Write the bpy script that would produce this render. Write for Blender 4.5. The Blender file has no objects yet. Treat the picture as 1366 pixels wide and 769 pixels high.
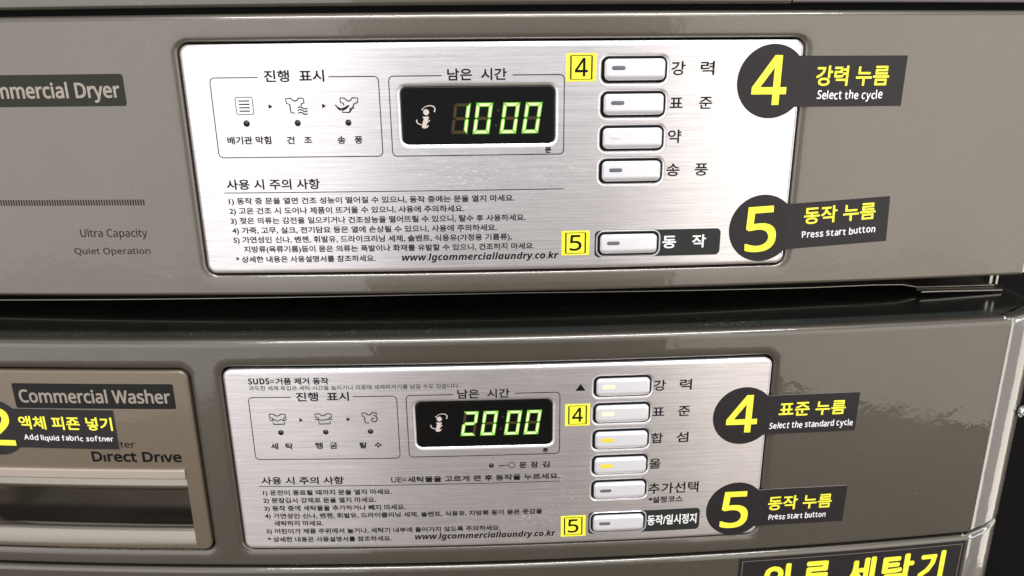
import bpy, bmesh, math, random
from math import radians as RAD, sin, cos, pi
from mathutils import Vector, Matrix
from mathutils.geometry import tessellate_polygon

# ------------------------------------------------------------------ units
S = 0.0008          # one drawing unit in metres (a control plate is 400 x 149 units)
ZW = 1.20           # height of the dryer plate's top edge above the floor, metres
BOW = 0.1257e-3     # the machine fronts bow: y = BOW * x^2
scene = bpy.context.scene
COL = scene.collection
random.seed(7)

def W(x, y, z):
    return Vector((x * S, y * S, ZW + z * S))

# ------------------------------------------------------------------ camera
cam_d = bpy.data.cameras.new('camera')
cam = bpy.data.objects.new('camera', cam_d)
COL.objects.link(cam)
cyaw, cpit, crol = 0.03223, 0.28064, -0.010514
d_ = Vector((sin(cyaw) * cos(cpit), cos(cyaw) * cos(cpit), -sin(cpit)))
r_ = Vector((cos(cyaw), -sin(cyaw), 0))
u_ = r_.cross(d_)
r2 = r_ * cos(crol) + u_ * sin(crol)
u2 = -r_ * sin(crol) + u_ * cos(crol)
rot = Matrix((r2, u2, -d_)).transposed().to_4x4()
cam.matrix_world = Matrix.Translation(W(-6.395, -465.85, -27.80)) @ rot
cam_d.sensor_width = 36
cam_d.lens = 36 * 930.156 / 1366
cam_d.clip_start = 0.01
cam_d.clip_end = 60
scene.camera = cam

# ------------------------------------------------------------------ light
world = bpy.data.worlds.new('World')
scene.world = world
world.use_nodes = True
bg = world.node_tree.nodes['Background']
bg.inputs[0].default_value = (0.62, 0.60, 0.60, 1)
bg.inputs[1].default_value = 0.80
vs = scene.view_settings
vs.view_transform = 'Standard'
vs.look = 'None'
vs.gamma = 1
vs.use_curve_mapping = False
vs.exposure = 0.0

def area(name, loc, target, sx, sy, watts, col):
    l = bpy.data.lights.new(name, 'AREA')
    l.shape = 'RECTANGLE'
    l.size, l.size_y = sx, sy
    l.energy = watts
    l.color = col
    o = bpy.data.objects.new(name, l)
    COL.objects.link(o)
    o.location = loc
    o.rotation_euler = (Vector(target) - Vector(loc)).to_track_quat('-Z', 'Y').to_euler()
    return o

T0 = (0, 0, 1.1)
area('ceiling_tube', (0.1, -0.75, 2.5), T0, 1.8, 0.09, 36, (0.90, 0.94, 1.0))
area('ceiling_tube', (0.0, -1.9, 2.6), T0, 2.4, 0.10, 14, (0.97, 0.98, 1.0))
area('window_light', (-1.45, -1.92, 1.12), (0, 0, 1.12), 2.0, 2.2, 17, (0.98, 0.98, 1.0))
area('window_light', (1.55, -1.85, 1.12), (0, 0, 1.12), 1.7, 2.2, 17, (1.0, 0.95, 0.88))
area('side_strip', (1.7, -0.12, 0.8), (0.33, 0.03, 0.8), 0.12, 1.6, 5, (0.86, 0.90, 1.0))  # narrow bluish light added for the highlight line on the right corner
area('side_fill', (1.7, 0.27, 0.8), (0.33, 0.03, 0.8), 0.35, 1.6, 4, (1.0, 0.93, 0.82))  # warm fill added to brighten the corner band

# ------------------------------------------------------------------ materials
def newmat(name):
    m = bpy.data.materials.new(name)
    m.use_nodes = True
    nt = m.node_tree
    return m, nt, nt.nodes['Principled BSDF']

def setp(b, **k):
    for n, v in k.items():
        n = n.replace('_', ' ')
        if n in b.inputs:
            b.inputs[n].default_value = v

def plain(name, col, rough=0.5, metal=0.0, **k):
    m, nt, b = newmat(name)
    setp(b, Base_Color=(*col, 1), Roughness=rough, Metallic=metal, **k)
    return m

def nd(nt, typ, **k):
    n = nt.nodes.new(typ)
    for a, v in k.items():
        setattr(n, a, v)
    return n

def noise(nt, vec, scale, detail=2.0, mapscale=(1, 1, 1), rough=0.5):
    mp = nd(nt, 'ShaderNodeMapping')
    mp.inputs['Scale'].default_value = mapscale
    nt.links.new(vec, mp.inputs['Vector'])
    n = nd(nt, 'ShaderNodeTexNoise')
    n.inputs['Scale'].default_value = scale
    n.inputs['Detail'].default_value = detail
    n.inputs['Roughness'].default_value = rough
    nt.links.new(mp.outputs[0], n.inputs['Vector'])
    return n.outputs['Fac']

def ramp(nt, fac, stops):
    r = nd(nt, 'ShaderNodeValToRGB')
    el = r.color_ramp.elements
    while len(el) < len(stops):
        el.new(0.5)
    for e, (p, c) in zip(el, stops):
        e.position = p
        e.color = (*c, 1) if len(c) == 3 else c
    nt.links.new(fac, r.inputs[0])
    return r.outputs[0]

def mixc(nt, fac, a, b, mode='MIX'):
    m = nd(nt, 'ShaderNodeMix', data_type='RGBA', blend_type=mode)
    for sock, v in ((m.inputs[0], fac), (m.inputs[6], a), (m.inputs[7], b)):
        if isinstance(v, (int, float)):
            sock.default_value = v
        elif isinstance(v, tuple):
            sock.default_value = (*v, 1)
        else:
            nt.links.new(v, sock)
    return m.outputs[2]

def math_(nt, op, a, b=None, c=None):
    m = nd(nt, 'ShaderNodeMath', operation=op)
    for i, v in enumerate((a, b, c)):
        if v is None:
            continue
        if isinstance(v, (int, float)):
            m.inputs[i].default_value = v
        else:
            nt.links.new(v, m.inputs[i])
    return m.outputs[0]

def bump(nt, b, h, strength, dist):
    n = nd(nt, 'ShaderNodeBump')
    n.inputs['Strength'].default_value = strength
    n.inputs['Distance'].default_value = dist
    nt.links.new(h, n.inputs['Height'])
    nt.links.new(n.outputs[0], b.inputs['Normal'])
    return n

def pos(nt):
    return nd(nt, 'ShaderNodeNewGeometry').outputs['Position']

# brushed stainless control plates
def brushed(name):
    m, nt, b = newmat(name)
    P = pos(nt)
    streak = noise(nt, P, 1.0, 4, (14, 14, 1500), 0.75)
    streak2 = noise(nt, P, 1.0, 2, (60, 60, 5200), 0.6)
    s = math_(nt, 'ADD', math_(nt, 'MULTIPLY', streak, 0.6), math_(nt, 'MULTIPLY', streak2, 0.4))
    col = ramp(nt, s, [(0.38, (0.63, 0.60, 0.60)), (0.62, (0.95, 0.91, 0.905))])
    # scuffs and dried detergent: pale flecks, denser where hands rub
    patch = ramp(nt, noise(nt, P, 20, 3, (1, 1, 1.6)), [(0.47, (0, 0, 0)), (0.66, (1, 1, 1))])
    fleck = ramp(nt, noise(nt, P, 1.0, 3, (520, 520, 900), 0.7), [(0.585, (0, 0, 0)), (0.66, (1, 1, 1))])
    f = math_(nt, 'MULTIPLY', patch, fleck)
    f = math_(nt, 'MULTIPLY', f, 0.45)
    col = mixc(nt, f, col, (0.85, 0.83, 0.8))
    nt.links.new(col, b.inputs['Base Color'])
    nt.links.new(math_(nt, 'SUBTRACT', 1.0, f), b.inputs['Metallic'])
    rr_ = ramp(nt, noise(nt, P, 60, 3), [(0.3, (0.335,) * 3), (0.7, (0.35,) * 3)])
    nt.links.new(rr_, b.inputs['Roughness'])
    setp(b, Anisotropic=0.75, Anisotropic_Rotation=0.25)
    tg = nd(nt, 'ShaderNodeTangent', direction_type='UV_MAP', uv_map='UVMap')
    nt.links.new(tg.outputs[0], b.inputs['Tangent'])
    bump(nt, b, s, 0.35, 0.00012)
    return m

# pearly taupe paint on the fronts
def paint(name, base=(0.124, 0.108, 0.085), metal=0.6, rough=0.36, coat=0.9, peel=0.12, dust=0.0):
    m, nt, b = newmat(name)
    P = pos(nt)
    fl = noise(nt, P, 2600, 1)
    cl = noise(nt, P, 9, 3)
    c = mixc(nt, ramp(nt, fl, [(0.3, (0, 0, 0)), (0.7, (1, 1, 1))]), tuple(v * 0.84 for v in base), tuple(min(1, v * 1.18) for v in base))
    c = mixc(nt, math_(nt, 'MULTIPLY', cl, 0.35), c, tuple(v * k for v, k in zip(base, (1.12, 1.04, 0.96))))
    if dust:
        dm = ramp(nt, noise(nt, P, 900, 3), [(0.60, (0, 0, 0)), (0.72, (1, 1, 1))])
        dm2 = ramp(nt, noise(nt, P, 14, 3), [(0.4, (0, 0, 0)), (0.7, (1, 1, 1))])
        c = mixc(nt, math_(nt, 'MULTIPLY', math_(nt, 'MULTIPLY', dm, dm2), dust), c, (0.34, 0.31, 0.25))
    nt.links.new(c, b.inputs['Base Color'])
    # stray dust specks and smeared, unevenly wiped gloss
    vo = nd(nt, 'ShaderNodeTexVoronoi', feature='F1')
    vo.inputs['Scale'].default_value = 75
    nt.links.new(P, vo.inputs['Vector'])
    sepc = nd(nt, 'ShaderNodeSeparateColor')
    nt.links.new(vo.outputs['Color'], sepc.inputs[0])
    near = math_(nt, 'LESS_THAN', vo.outputs['Distance'], math_(nt, 'MULTIPLY', sepc.outputs[1], 0.035))
    speck = math_(nt, 'MULTIPLY', near, math_(nt, 'GREATER_THAN', sepc.outputs[0], 0.78))
    c = mixc(nt, math_(nt, 'MULTIPLY', speck, 0.7), c, (0.55, 0.52, 0.46))
    nt.links.new(c, b.inputs['Base Color'])
    setp(b, Metallic=metal, Roughness=rough, Coat_Weight=coat, Coat_Roughness=0.035, Coat_IOR=1.62)
    sm = noise(nt, P, 16, 4, (1, 1, 0.6), 0.6)
    nt.links.new(ramp(nt, sm, [(0.38, (0.02,) * 3), (0.68, (0.11,) * 3)]), b.inputs['Coat Roughness'])
    nt.links.new(ramp(nt, sm, [(0.35, (rough - 0.03,) * 3), (0.7, (rough + 0.06,) * 3)]), b.inputs['Roughness'])
    if peel:
        h = noise(nt, P, 170, 2)
        h2 = noise(nt, P, 30, 2)
        n = bump(nt, b, math_(nt, 'ADD', h, math_(nt, 'MULTIPLY', h2, 3.0)), peel, 0.0006)
        nt.links.new(n.outputs[0], b.inputs['Coat Normal'])
    return m

M = {}
M['plate'] = brushed('brushed_steel')
M['paint'] = paint('taupe_pearl_paint')
M['paint_shaded'] = paint('taupe_paint_shaded', base=(0.094, 0.0825, 0.064))  # same paint as the dryer, darkened for the dimmer light lower down
M['panel_up'] = paint('upper_panel_paint', base=(0.10, 0.09, 0.07))
M['purple'] = paint('dark_panel_paint', base=(0.035, 0.028, 0.032), metal=0.1, rough=0.4)
M['drawer'] = paint('champagne_paint', base=(0.185, 0.150, 0.108), metal=0.6, rough=0.36, coat=0.3, peel=0.05)
M['scoop'] = paint('glossy_taupe_scoop', base=(0.26, 0.235, 0.20), metal=0.85, rough=0.22, coat=0.4, peel=0.03)
M['lid'] = paint('dark_dusty_lid', base=(0.030, 0.034, 0.028), metal=0.0, rough=0.2, coat=0.5, peel=0.0, dust=0.9)
M['black'] = plain('black_gap', (0.006, 0.006, 0.006), 0.7, Specular_IOR_Level=0.1)
M['ink'] = plain('black_print', (0.006, 0.006, 0.007), 0.5, Specular_IOR_Level=0.12)
M['ink2'] = plain('dark_label_print', (0.022, 0.023, 0.021), 0.42, Specular_IOR_Level=0.25)
M['brownink'] = plain('brown_print', (0.024, 0.017, 0.012), 0.5, Specular_IOR_Level=0.2)
M['badge'] = plain('dark_badge_print', (0.024, 0.024, 0.018), 0.4, Specular_IOR_Level=0.15)
M['badge_black'] = plain('black_badge_print', (0.010, 0.010, 0.009), 0.4, Specular_IOR_Level=0.2)
M['letter_taupe'] = plain('taupe_lettering', (0.30, 0.255, 0.205), 0.4, 0.2)
M['letter_white'] = plain('pale_lettering', (0.80, 0.79, 0.76), 0.45)
M['chrome'] = plain('silver_rim_plastic', (0.80, 0.80, 0.80), 0.28, 0.7)
M['key'] = plain('silver_key_plastic', (0.78, 0.765, 0.78), 0.34, 0.35, Coat_Weight=0.3, Coat_Roughness=0.15)
M['slot'] = plain('grey_indicator_window', (0.12, 0.115, 0.13), 0.4)
M['slot_pale'] = M['key']
M['glass'] = plain('black_display_glass', (0.004, 0.004, 0.004), 0.06, 0.0, Specular_IOR_Level=0.22)
M['seg_off'] = plain('unlit_segment', (0.055, 0.038, 0.016), 0.5, Specular_IOR_Level=0.1)
M['logo'] = plain('beige_logo_print', (0.55, 0.47, 0.42), 0.5)
M['led'] = plain('black_led_dome', (0.012, 0.012, 0.012), 0.18)
M['steel'] = plain('raw_steel_edge', (0.50, 0.47, 0.41), 0.35, 0.9)
M['bar'] = plain('satin_champagne_metal', (0.56, 0.48, 0.41), 0.34, 0.7)
M['cross'] = plain('zinc_screw', (0.75, 0.75, 0.74), 0.25, 0.9)
M['lint'] = plain('brown_lint', (0.16, 0.12, 0.085), 0.95)

def emis(name, col, st, base=(0, 0, 0)):
    m, nt, b = newmat(name)
    setp(b, Specular_IOR_Level=0.1, Base_Color=(*base, 1), Roughness=0.5, Emission_Color=(*col, 1), Emission_Strength=st)
    return m
M['seg_on'] = emis('lit_segment', (0.97, 1.0, 0.55), 1.15)
M['seg_glow'] = emis('lit_segment_glow', (0.22, 0.85, 0.04), 0.8)  # green glow round the lit digits, painted on as a wider emissive edge
M['amber'] = emis('lit_yellow_indicator', (1.0, 0.78, 0.07), 0.95, (0.05, 0.04, 0.01))
M['amber_pale'] = emis('lit_white_indicator', (1.0, 0.96, 0.66), 1.1, (0.05, 0.05, 0.02))

def vinyl(name, col, rough):
    m, nt, b = newmat(name)
    P = pos(nt)
    c = mixc(nt, noise(nt, P, 700, 3), tuple(v * 0.9 for v in col), tuple(v * 1.1 for v in col))
    nt.links.new(c, b.inputs['Base Color'])
    setp(b, Roughness=rough, Specular_IOR_Level=0.28)
    bump(nt, b, noise(nt, P, 90, 2), 0.15, 0.0008)
    return m
M['vinyl'] = vinyl('dark_vinyl', (0.018, 0.0145, 0.0155), 0.38)
M['yellow'] = vinyl('yellow_vinyl', (0.90, 0.83, 0.05), 0.5)
M['cut_edge'] = plain('pale_cut_edge', (0.42, 0.40, 0.38), 0.7)
M['yellow_ink'] = plain('yellow_print', (0.92, 0.86, 0.05), 0.5)
M['white_ink'] = plain('white_print', (0.85, 0.84, 0.86), 0.5)
M['wall'] = plain('unlit_back_wall', (0.010, 0.009, 0.009), 0.9, Specular_IOR_Level=0.0)
M['floor'] = plain('brown_floor_tile', (0.20, 0.165, 0.13), 0.5)

# ------------------------------------------------------------------ object helpers
ORG = {}   # absolute origin of each object in drawing units

def link(o, parent=None, org=(0, 0, 0)):
    COL.objects.link(o)
    ORG[o.name] = Vector(org)
    if parent is not None:
        o.parent = parent
        o.location = (Vector(org) - ORG[parent.name]) * S
    else:
        o.location = W(*org)
    return o

def thing(name, label, cat, org, group=None):
    o = bpy.data.objects.new(name, None)
    o.empty_display_size = 0.02
    link(o, None, org)
    o['label'] = label
    o['category'] = cat
    if group:
        o['group'] = group
    return o

# right-hand corner of the machine fronts, seen from above: beyond x = 384.5 the front turns the corner
TAB = [(384.5, 18.6), (385.7, 18.35), (387.0, 19.3), (392, 21.8), (402, 26.0), (413, 32), (424, 40), (432, 50), (437, 62), (440, 80), (442, 140), (442, 420)]
def warp(x, y, z):
    if x <= 384.5:
        return Vector((x, BOW * x * x + y, z))
    s = x - 384.5
    for (a, b), (c, d) in zip(TAB, TAB[1:]):
        L = math.hypot(c - a, d - b)
        if s <= L or (c, d) == TAB[-1]:
            t = s / L
            nx, ny = -(d - b) / L, (c - a) / L
            return Vector((a + (c - a) * t + nx * y, b + (d - b) * t + ny * y, z))
        s -= L
CORNER = [384.5]
for (a, b), (c, d) in zip(TAB, TAB[1:]):
    CORNER.append(CORNER[-1] + math.hypot(c - a, d - b))

def rr(x0, z0, x1, z1, r, e=0.0, n=6):
    x0 -= e; z0 -= e; x1 += e; z1 += e
    r = max(r + e, 0.02)
    pts = []
    for cx, cz, a0 in ((x1 - r, z1 - r, 0), (x0 + r, z1 - r, 90), (x0 + r, z0 + r, 180), (x1 - r, z0 + r, 270)):
        for i in range(n + 1):
            a = RAD(a0 + 90 * i / n)
            pts.append((cx + r * cos(a), cz + r * sin(a)))
    return pts

class MB:
    """collects flat geometry in (x, y-offset, z) drawing units"""
    def __init__(self):
        self.v = []; self.f = []; self.m = []
    def poly(self, pts, mi=0):
        b = len(self.v)
        self.v += [tuple(p) for p in pts]
        self.f.append(tuple(range(b, b + len(pts)))); self.m.append(mi)
    def fill(self, loops, y, mi=0):
        b = len(self.v)
        L3 = [[Vector((p[0], p[1], 0)) for p in l] for l in loops]
        for l in loops:
            self.v += [(p[0], y, p[1]) for p in l]
        for t in tessellate_polygon(L3):
            a, c, d = (self.v[b + i] for i in t)
            n = (c[0] - a[0]) * (d[2] - a[2]) - (c[2] - a[2]) * (d[0] - a[0])
            if abs(n) < 1e-9:
                continue
            t = tuple(b + i for i in t)
            self.f.append(t if n > 0 else t[::-1]); self.m.append(mi)
    def loft(self, rings, mi=0, closed=True, flip=False):
        # rings: list of (points, y)
        base = []
        for pts, y in rings:
            base.append(len(self.v))
            self.v += [(p[0], y, p[1]) for p in pts]
        n = len(rings[0][0])
        for r in range(len(rings) - 1):
            for i in range(n if closed else n - 1):
                j = (i + 1) % n
                q = (base[r] + i, base[r] + j, base[r + 1] + j, base[r + 1] + i)
                self.f.append(q[::-1] if flip else q); self.m.append(mi)
    def sweep_x(self, prof, x0, x1, mi=0):
        # prof: list of (y, z), swept along x
        b = len(self.v)
        for y, z in prof:
            self.v += [(x0, y, z), (x1, y, z)]
        for i in range(len(prof) - 1):
            a = b + 2 * i
            self.f.append((a, a + 1, a + 3, a + 2)); self.m.append(mi)
    def box(self, x0, x1, y0, y1, z0, z1, mi=0):
        b = len(self.v)
        self.v += [(x, y, z) for z in (z0, z1) for y in (y0, y1) for x in (x0, x1)]
        for q in ((0, 2, 3, 1), (4, 5, 7, 6), (0, 1, 5, 4), (2, 6, 7, 3), (0, 4, 6, 2), (1, 3, 7, 5)):
            self.f.append(tuple(b + i for i in q)); self.m.append(mi)
    def stroke(self, pts, w, y, mi=0, closed=False):
        # flat line of width w through (x, z) points
        n = len(pts)
        L, R = [], []
        for i, p in enumerate(pts):
            a = pts[i - 1] if (i > 0 or closed) else p
            c = pts[(i + 1) % n] if (i < n - 1 or closed) else p
            dx, dz = c[0] - a[0], c[1] - a[1]
            l = math.hypot(dx, dz) or 1
            nx, nz = -dz / l * w / 2, dx / l * w / 2
            L.append((p[0] + nx, y, p[1] + nz)); R.append((p[0] - nx, y, p[1] - nz))
        b = len(self.v)
        self.v += L + R
        for i in range(n if closed else n - 1):
            j = (i + 1) % n
            self.f.append((b + n + i, b + n + j, b + j, b + i)); self.m.append(mi)
    def disc(self, cx, cz, r, y, mi=0, n=20):
        self.poly([(cx + r * cos(2 * pi * i / n), y, cz + r * sin(2 * pi * i / n)) for i in range(n)], mi)
    def build(self, name, mats, parent=None, org=None, bend=True, smooth=None, slice_=None, uv=False, merge=True, xf=None):
        bm = bmesh.new()
        vs_ = [bm.verts.new(xf(*p) if xf else p) for p in self.v]
        for f, mi in zip(self.f, self.m):
            if len(set(f)) < 3:
                continue
            try:
                g = bm.faces.new([vs_[i] for i in f]); g.material_index = mi
            except ValueError:
                pass
        if merge:
            bmesh.ops.remove_doubles(bm, verts=bm.verts, dist=0.002)
        if slice_:
            x0 = min(v.co.x for v in bm.verts); x1 = max(v.co.x for v in bm.verts)
            cuts = [x for x in range(-700, 385, slice_)] + CORNER
            for c in cuts:
                if x0 + 0.01 < c < x1 - 0.01:
                    g = list(bm.verts) + list(bm.edges) + list(bm.faces)
                    bmesh.ops.bisect_plane(bm, geom=g, plane_co=(c, 0, 0), plane_no=(1, 0, 0), dist=0.0005)
        if uv:
            ul = bm.loops.layers.uv.new('UVMap')
            for f in bm.faces:
                for l in f.loops:
                    l[ul].uv = (l.vert.co.x * 0.01, l.vert.co.z * 0.01)
        if bend:
            for v in bm.verts:
                v.co = warp(*v.co)
        if org is None:
            xs = [v.co.x for v in bm.verts]; zs = [v.co.z for v in bm.verts]; ys = [v.co.y for v in bm.verts]
            org = ((min(xs) + max(xs)) / 2, (min(ys) + max(ys)) / 2, (min(zs) + max(zs)) / 2)
        oo = Vector(org)
        for v in bm.verts:
            v.co = (v.co - oo) * S
        if smooth is not None:
            for e in bm.edges:
                if len(e.link_faces) == 2 and e.calc_face_angle(0) > RAD(smooth):
                    e.smooth = False
        me = bpy.data.meshes.new(name)
        bm.to_mesh(me); bm.free()
        for m in (mats if isinstance(mats, (list, tuple)) else [mats]):
            me.materials.append(m)
        if smooth is not None:
            for p in me.polygons:
                p.use_smooth = True
        o = bpy.data.objects.new(name, me)
        return link(o, parent, org)

# ------------------------------------------------------------------ lettering
def fancy(s, style):
    U, L, D = {'b': (0x1D5D4, 0x1D5EE, 0x1D7EC), 'r': (0x1D5A0, 0x1D5BA, 0x1D7E2), 'bi': (0x1D63C, 0x1D656, 0x1D7EC)}[style]
    r = ''
    for c in s:
        if 'A' <= c <= 'Z': r += chr(U + ord(c) - 65)
        elif 'a' <= c <= 'z': r += chr(L + ord(c) - 97)
        elif '0' <= c <= '9': r += chr(D + ord(c) - 48)
        else: r += c
    return r

_cache = {}
def glyphs(s):
    if s in _cache:
        return _cache[s]
    c = bpy.data.curves.new('lettering', 'FONT')
    c.body = s; c.size = 1; c.resolution_u = 3
    o = bpy.data.objects.new('lettering', c)
    COL.objects.link(o)
    dg = bpy.context.evaluated_depsgraph_get()
    ev = o.evaluated_get(dg)
    m = ev.to_mesh()
    v = [(p.co.x, p.co.y) for p in m.vertices]
    f = [tuple(p.vertices) for p in m.polygons]
    ev.to_mesh_clear()
    bpy.data.objects.remove(o); bpy.data.curves.remove(c)
    xs = [p[0] for p in v] or [0]; ys = [p[1] for p in v] or [0]
    _cache[s] = (v, f, min(xs), max(xs), min(ys), max(ys))
    return _cache[s]

def put(mb, s, x0, x1, zb, zt, y, bold=0.0, ref='한동', slant=0.0, mi=0, square=False):
    """fit the string between x0 and x1; ref's glyph height spans zb..zt"""
    v, f, a, b, c, d = glyphs(s)
    if ref:
        _, _, _, _, rc, rd = glyphs(ref)
    else:
        rc, rd = c, d
    kx = (x1 - x0) / max(b - a, 1e-6); kz = (zt - zb) / (rd - rc)
    offs = [(0, 0)]
    if bold:
        offs += [(bold * cos(pi * i / 4), bold * sin(pi * i / 4)) for i in range(8)]
        if bold > 0.5:
            offs += [(bold * .6 * cos(pi * i / 4), bold * .6 * sin(pi * i / 4)) for i in range(8)]
    if square:
        offs = [(0, 0)] + [(bold * i, bold * j) for i in (-1, 0, 1) for j in (-1, 0, 1) if i or j]
    sh = bold
    kx2 = (x1 - x0 - 2 * sh) / max(b - a, 1e-6)
    kz2 = (zt - zb - 2 * sh) / (rd - rc)
    for i, (ox, oz) in enumerate(offs):
        base = len(mb.v)
        for p in v:
            z = zb + sh + (p[1] - rc) * kz2 + oz
            x = x0 + sh + (p[0] - a) * kx2 + ox + slant * (z - zb)
            mb.v.append((x, y - 0.004 * i, z))
        for q in f:
            mb.f.append(tuple(base + k for k in q)); mb.m.append(mi)

def write(s, x0, x1, zb, zt, parent, y=-0.86, mat='ink', bold=0.0, ref='한동', name='printed_text', slant=0.0, xf=None, label=None):
    mb = MB()
    if '|' in s:
        parts = s.split('|')
        w = (zt - zb) * 1.06 if (x1 - x0) > (zt - zb) * 2.4 else (x1 - x0) * 0.3
        n = len(parts)
        for i, t in enumerate(parts):
            xa = x0 + (x1 - x0 - w) * i / (n - 1)
            put(mb, t, xa, xa + w, zb, zt, y, bold, ref, slant)
    else:
        put(mb, s, x0, x1, zb, zt, y, bold, ref, slant)
    o = mb.build(name, M[mat], parent, merge=False, xf=xf)
    if label:
        o['label'] = label
    return o

def handwrite(s, x0, x1, zb, zt, parent, y, mat, bold, xf, seed=1):
    """marker-pen style: each letter bold, narrow, slightly tilted and off the line"""
    rnd = random.Random(seed)
    mb = MB()
    ref = fancy('d', 'r')
    _, _, _, _, rc, rd = glyphs(ref)
    total, items = 0.0, []
    for ch in s:
        if ch == ' ':
            items.append((None, 0.30)); total += 0.30; continue
        g = glyphs(fancy(ch, 'r'))
        w = g[3] - g[2]
        items.append((g, w + 0.16)); total += w + 0.16
    kx = (x1 - x0) / total; kz = (zt - zb) / (rd - rc)
    cx = x0
    for g, w in items:
        if g:
            v, f, a, b, c, d = g
            t = rnd.uniform(-0.10, 0.08); dz = rnd.uniform(-0.04, 0.07) * (zt - zb); k = rnd.uniform(0.94, 1.06)
            for i in range(7):
                ox, oz = (0, 0) if i == 0 else (bold * cos(pi * i / 3), bold * sin(pi * i / 3))
                base = len(mb.v)
                for p in v:
                    X = (p[0] - a) * kx; Z = (p[1] - rc) * kz * k
                    mb.v.append((cx + X - t * Z + ox, y - 0.004 * i, zb + Z + t * X + dz + oz))
                for q in f:
                    mb.f.append(tuple(base + n for n in q)); mb.m.append(0)
        cx += w * kx
    return mb.build('printed_text', M[mat], parent, merge=False, xf=xf)

# ------------------------------------------------------------------ setting
def structure(name, v, mat):
    me = bpy.data.meshes.new(name)
    me.from_pydata(v, [], [tuple(range(len(v)))])
    me.materials.append(mat)
    o = bpy.data.objects.new(name, me)
    COL.objects.link(o)
    o['kind'] = 'structure'
    return o
structure('wall', [(-4, 0.62, 0), (4, 0.62, 0), (4, 0.62, 3), (-4, 0.62, 3)], M['wall'])
structure('floor', [(-4, -4, 0), (4, -4, 0), (4, 0.62, 0), (-4, 0.62, 0)], M['floor'])

# ------------------------------------------------------------------ machine fronts
XL, XR = -480.0, 384.5
XEND = CORNER[-1]

def front_panel(name, zt, zb, rt, rb, holes, mat, parent, x0=XL, x1=None, y0=0.0, back=30, btop=30):
    """bowed sheet with rounded top and bottom edges that wraps the right corner; holes: (x0,z0,x1,z1,r) with rolled lips"""
    mb = MB()
    x1 = XEND if x1 is None else x1
    outer = [(x0, zb + rb + 0.6), (x1, zb + rb + 0.6), (x1, zt - rt - 0.6), (x0, zt - rt - 0.6)]
    loops = [outer]
    for h in holes:
        loops.append(rr(*h, e=10.0)[::-1])
        mb.loft([(rr(*h, e=10.0), y0), (rr(*h, e=8.6), y0), (rr(*h, e=6.6), y0 + 0.10), (rr(*h, e=4.6), y0 + 0.32), (rr(*h, e=3.0), y0 + 0.75),
                 (rr(*h, e=2.0), y0 + 1.4), (rr(*h, e=1.5), y0 + 2.2), (rr(*h, e=1.35), y0 + 3.5), (rr(*h, e=1.3), y0 + 8)], flip=False)
    mb.fill(loops, y0)
    top = [(y0, zt - rt - 0.6), (y0, zt - rt)] + [(y0 + rt - rt * cos(RAD(a)), zt - rt + rt * sin(RAD(a))) for a in (12, 25, 38, 52, 65, 78, 90)] + [(y0 + rt + 0.5, zt), (y0 + btop, zt)]
    bot = [(y0 + back, zb), (y0 + rb + 1, zb)] + [(y0 + rb - rb * cos(RAD(a)), zb + rb - rb * sin(RAD(a))) for a in (90, 65, 45, 25, 10)] + [(y0, zb + rb), (y0, zb + rb + 0.6)]
    mb.sweep_x(top, x0, x1)
    mb.sweep_x(bot, x0, x1)
    o = mb.build(name, mat, parent, slice_=20, smooth=38)
    return o

def holder(name, hole, parent, y=8.0):
    mb = MB()
    mb.fill([rr(*hole, e=2.5)], y)
    return mb.build(name, M['black'], parent, slice_=40)

PLATE_R = 6.0
# ring layouts shared by both plates, measured from the plate's top edge
def control_plate(parent, ztop, buttons, start_z, glass, zbot):
    hole = (-200, zbot, 200, ztop, PLATE_R)
    mb = MB()
    loops = [rr(*hole, e=-4.6)]
    rings = [(rr(*hole, e=0.0), 4.0), (rr(*hole, e=0.0), 0.9)]
    for a in (15, 32, 50, 68, 80, 90):
        e = -3.2 * (1 - cos(RAD(a))); rings.append((rr(*hole, e=e), 0.9 - 1.7 * sin(RAD(a))))
    rings += [(rr(*hole, e=-4.0), -0.8), (rr(*hole, e=-4.6), -0.8)]
    mb.loft(rings)
    for bz in buttons:
        h = (68.3, bz - 7.7, 109.5, bz + 7.7, 3.8)
        loops.append(rr(*h, e=2.6)[::-1])
        mb.loft([(rr(*h, e=2.6), -0.8), (rr(*h, e=2.1), -0.8), (rr(*h, e=1.6), -0.68), (rr(*h, e=0.9), -0.3), (rr(*h, e=0.2), 0.2), (rr(*h, e=0.0), 0.6), (rr(*h, e=0.0), 3.0)])
    gx0, gz0, gx1, gz1 = glass
    h = (gx0, gz0, gx1, gz1, 3.6)
    loops.append(rr(*h, e=3.6)[::-1])
    mb.loft([(rr(*h, e=3.6), -0.8), (rr(*h, e=3.0), -0.8), (rr(*h, e=2.3), -0.70), (rr(*h, e=1.4), -0.35), (rr(*h, e=0.8), 0.2), (rr(*h, e=0.8), 3.0)])
    mb.fill(loops, -0.8)
    return mb.build('control_plate', M['plate'], parent, slice_=20, smooth=38, uv=True)

def ring_outline(mb, x0, z0, x1, z1, r, w, y, gap=None):
    pts = rr(x0, z0, x1, z1, r, n=5)
    if gap:
        # open outline: start right of the gap on the top edge, run round to its left end
        g0, g1 = gap
        q = pts[6:] + pts[:6]          # starts at the top-left corner arc
        q = [(g0, z1)] + q + [(g1, z1)]
        mb.stroke(q, w, y)
    else:
        mb.stroke(pts, w, y, closed=True)

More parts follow.
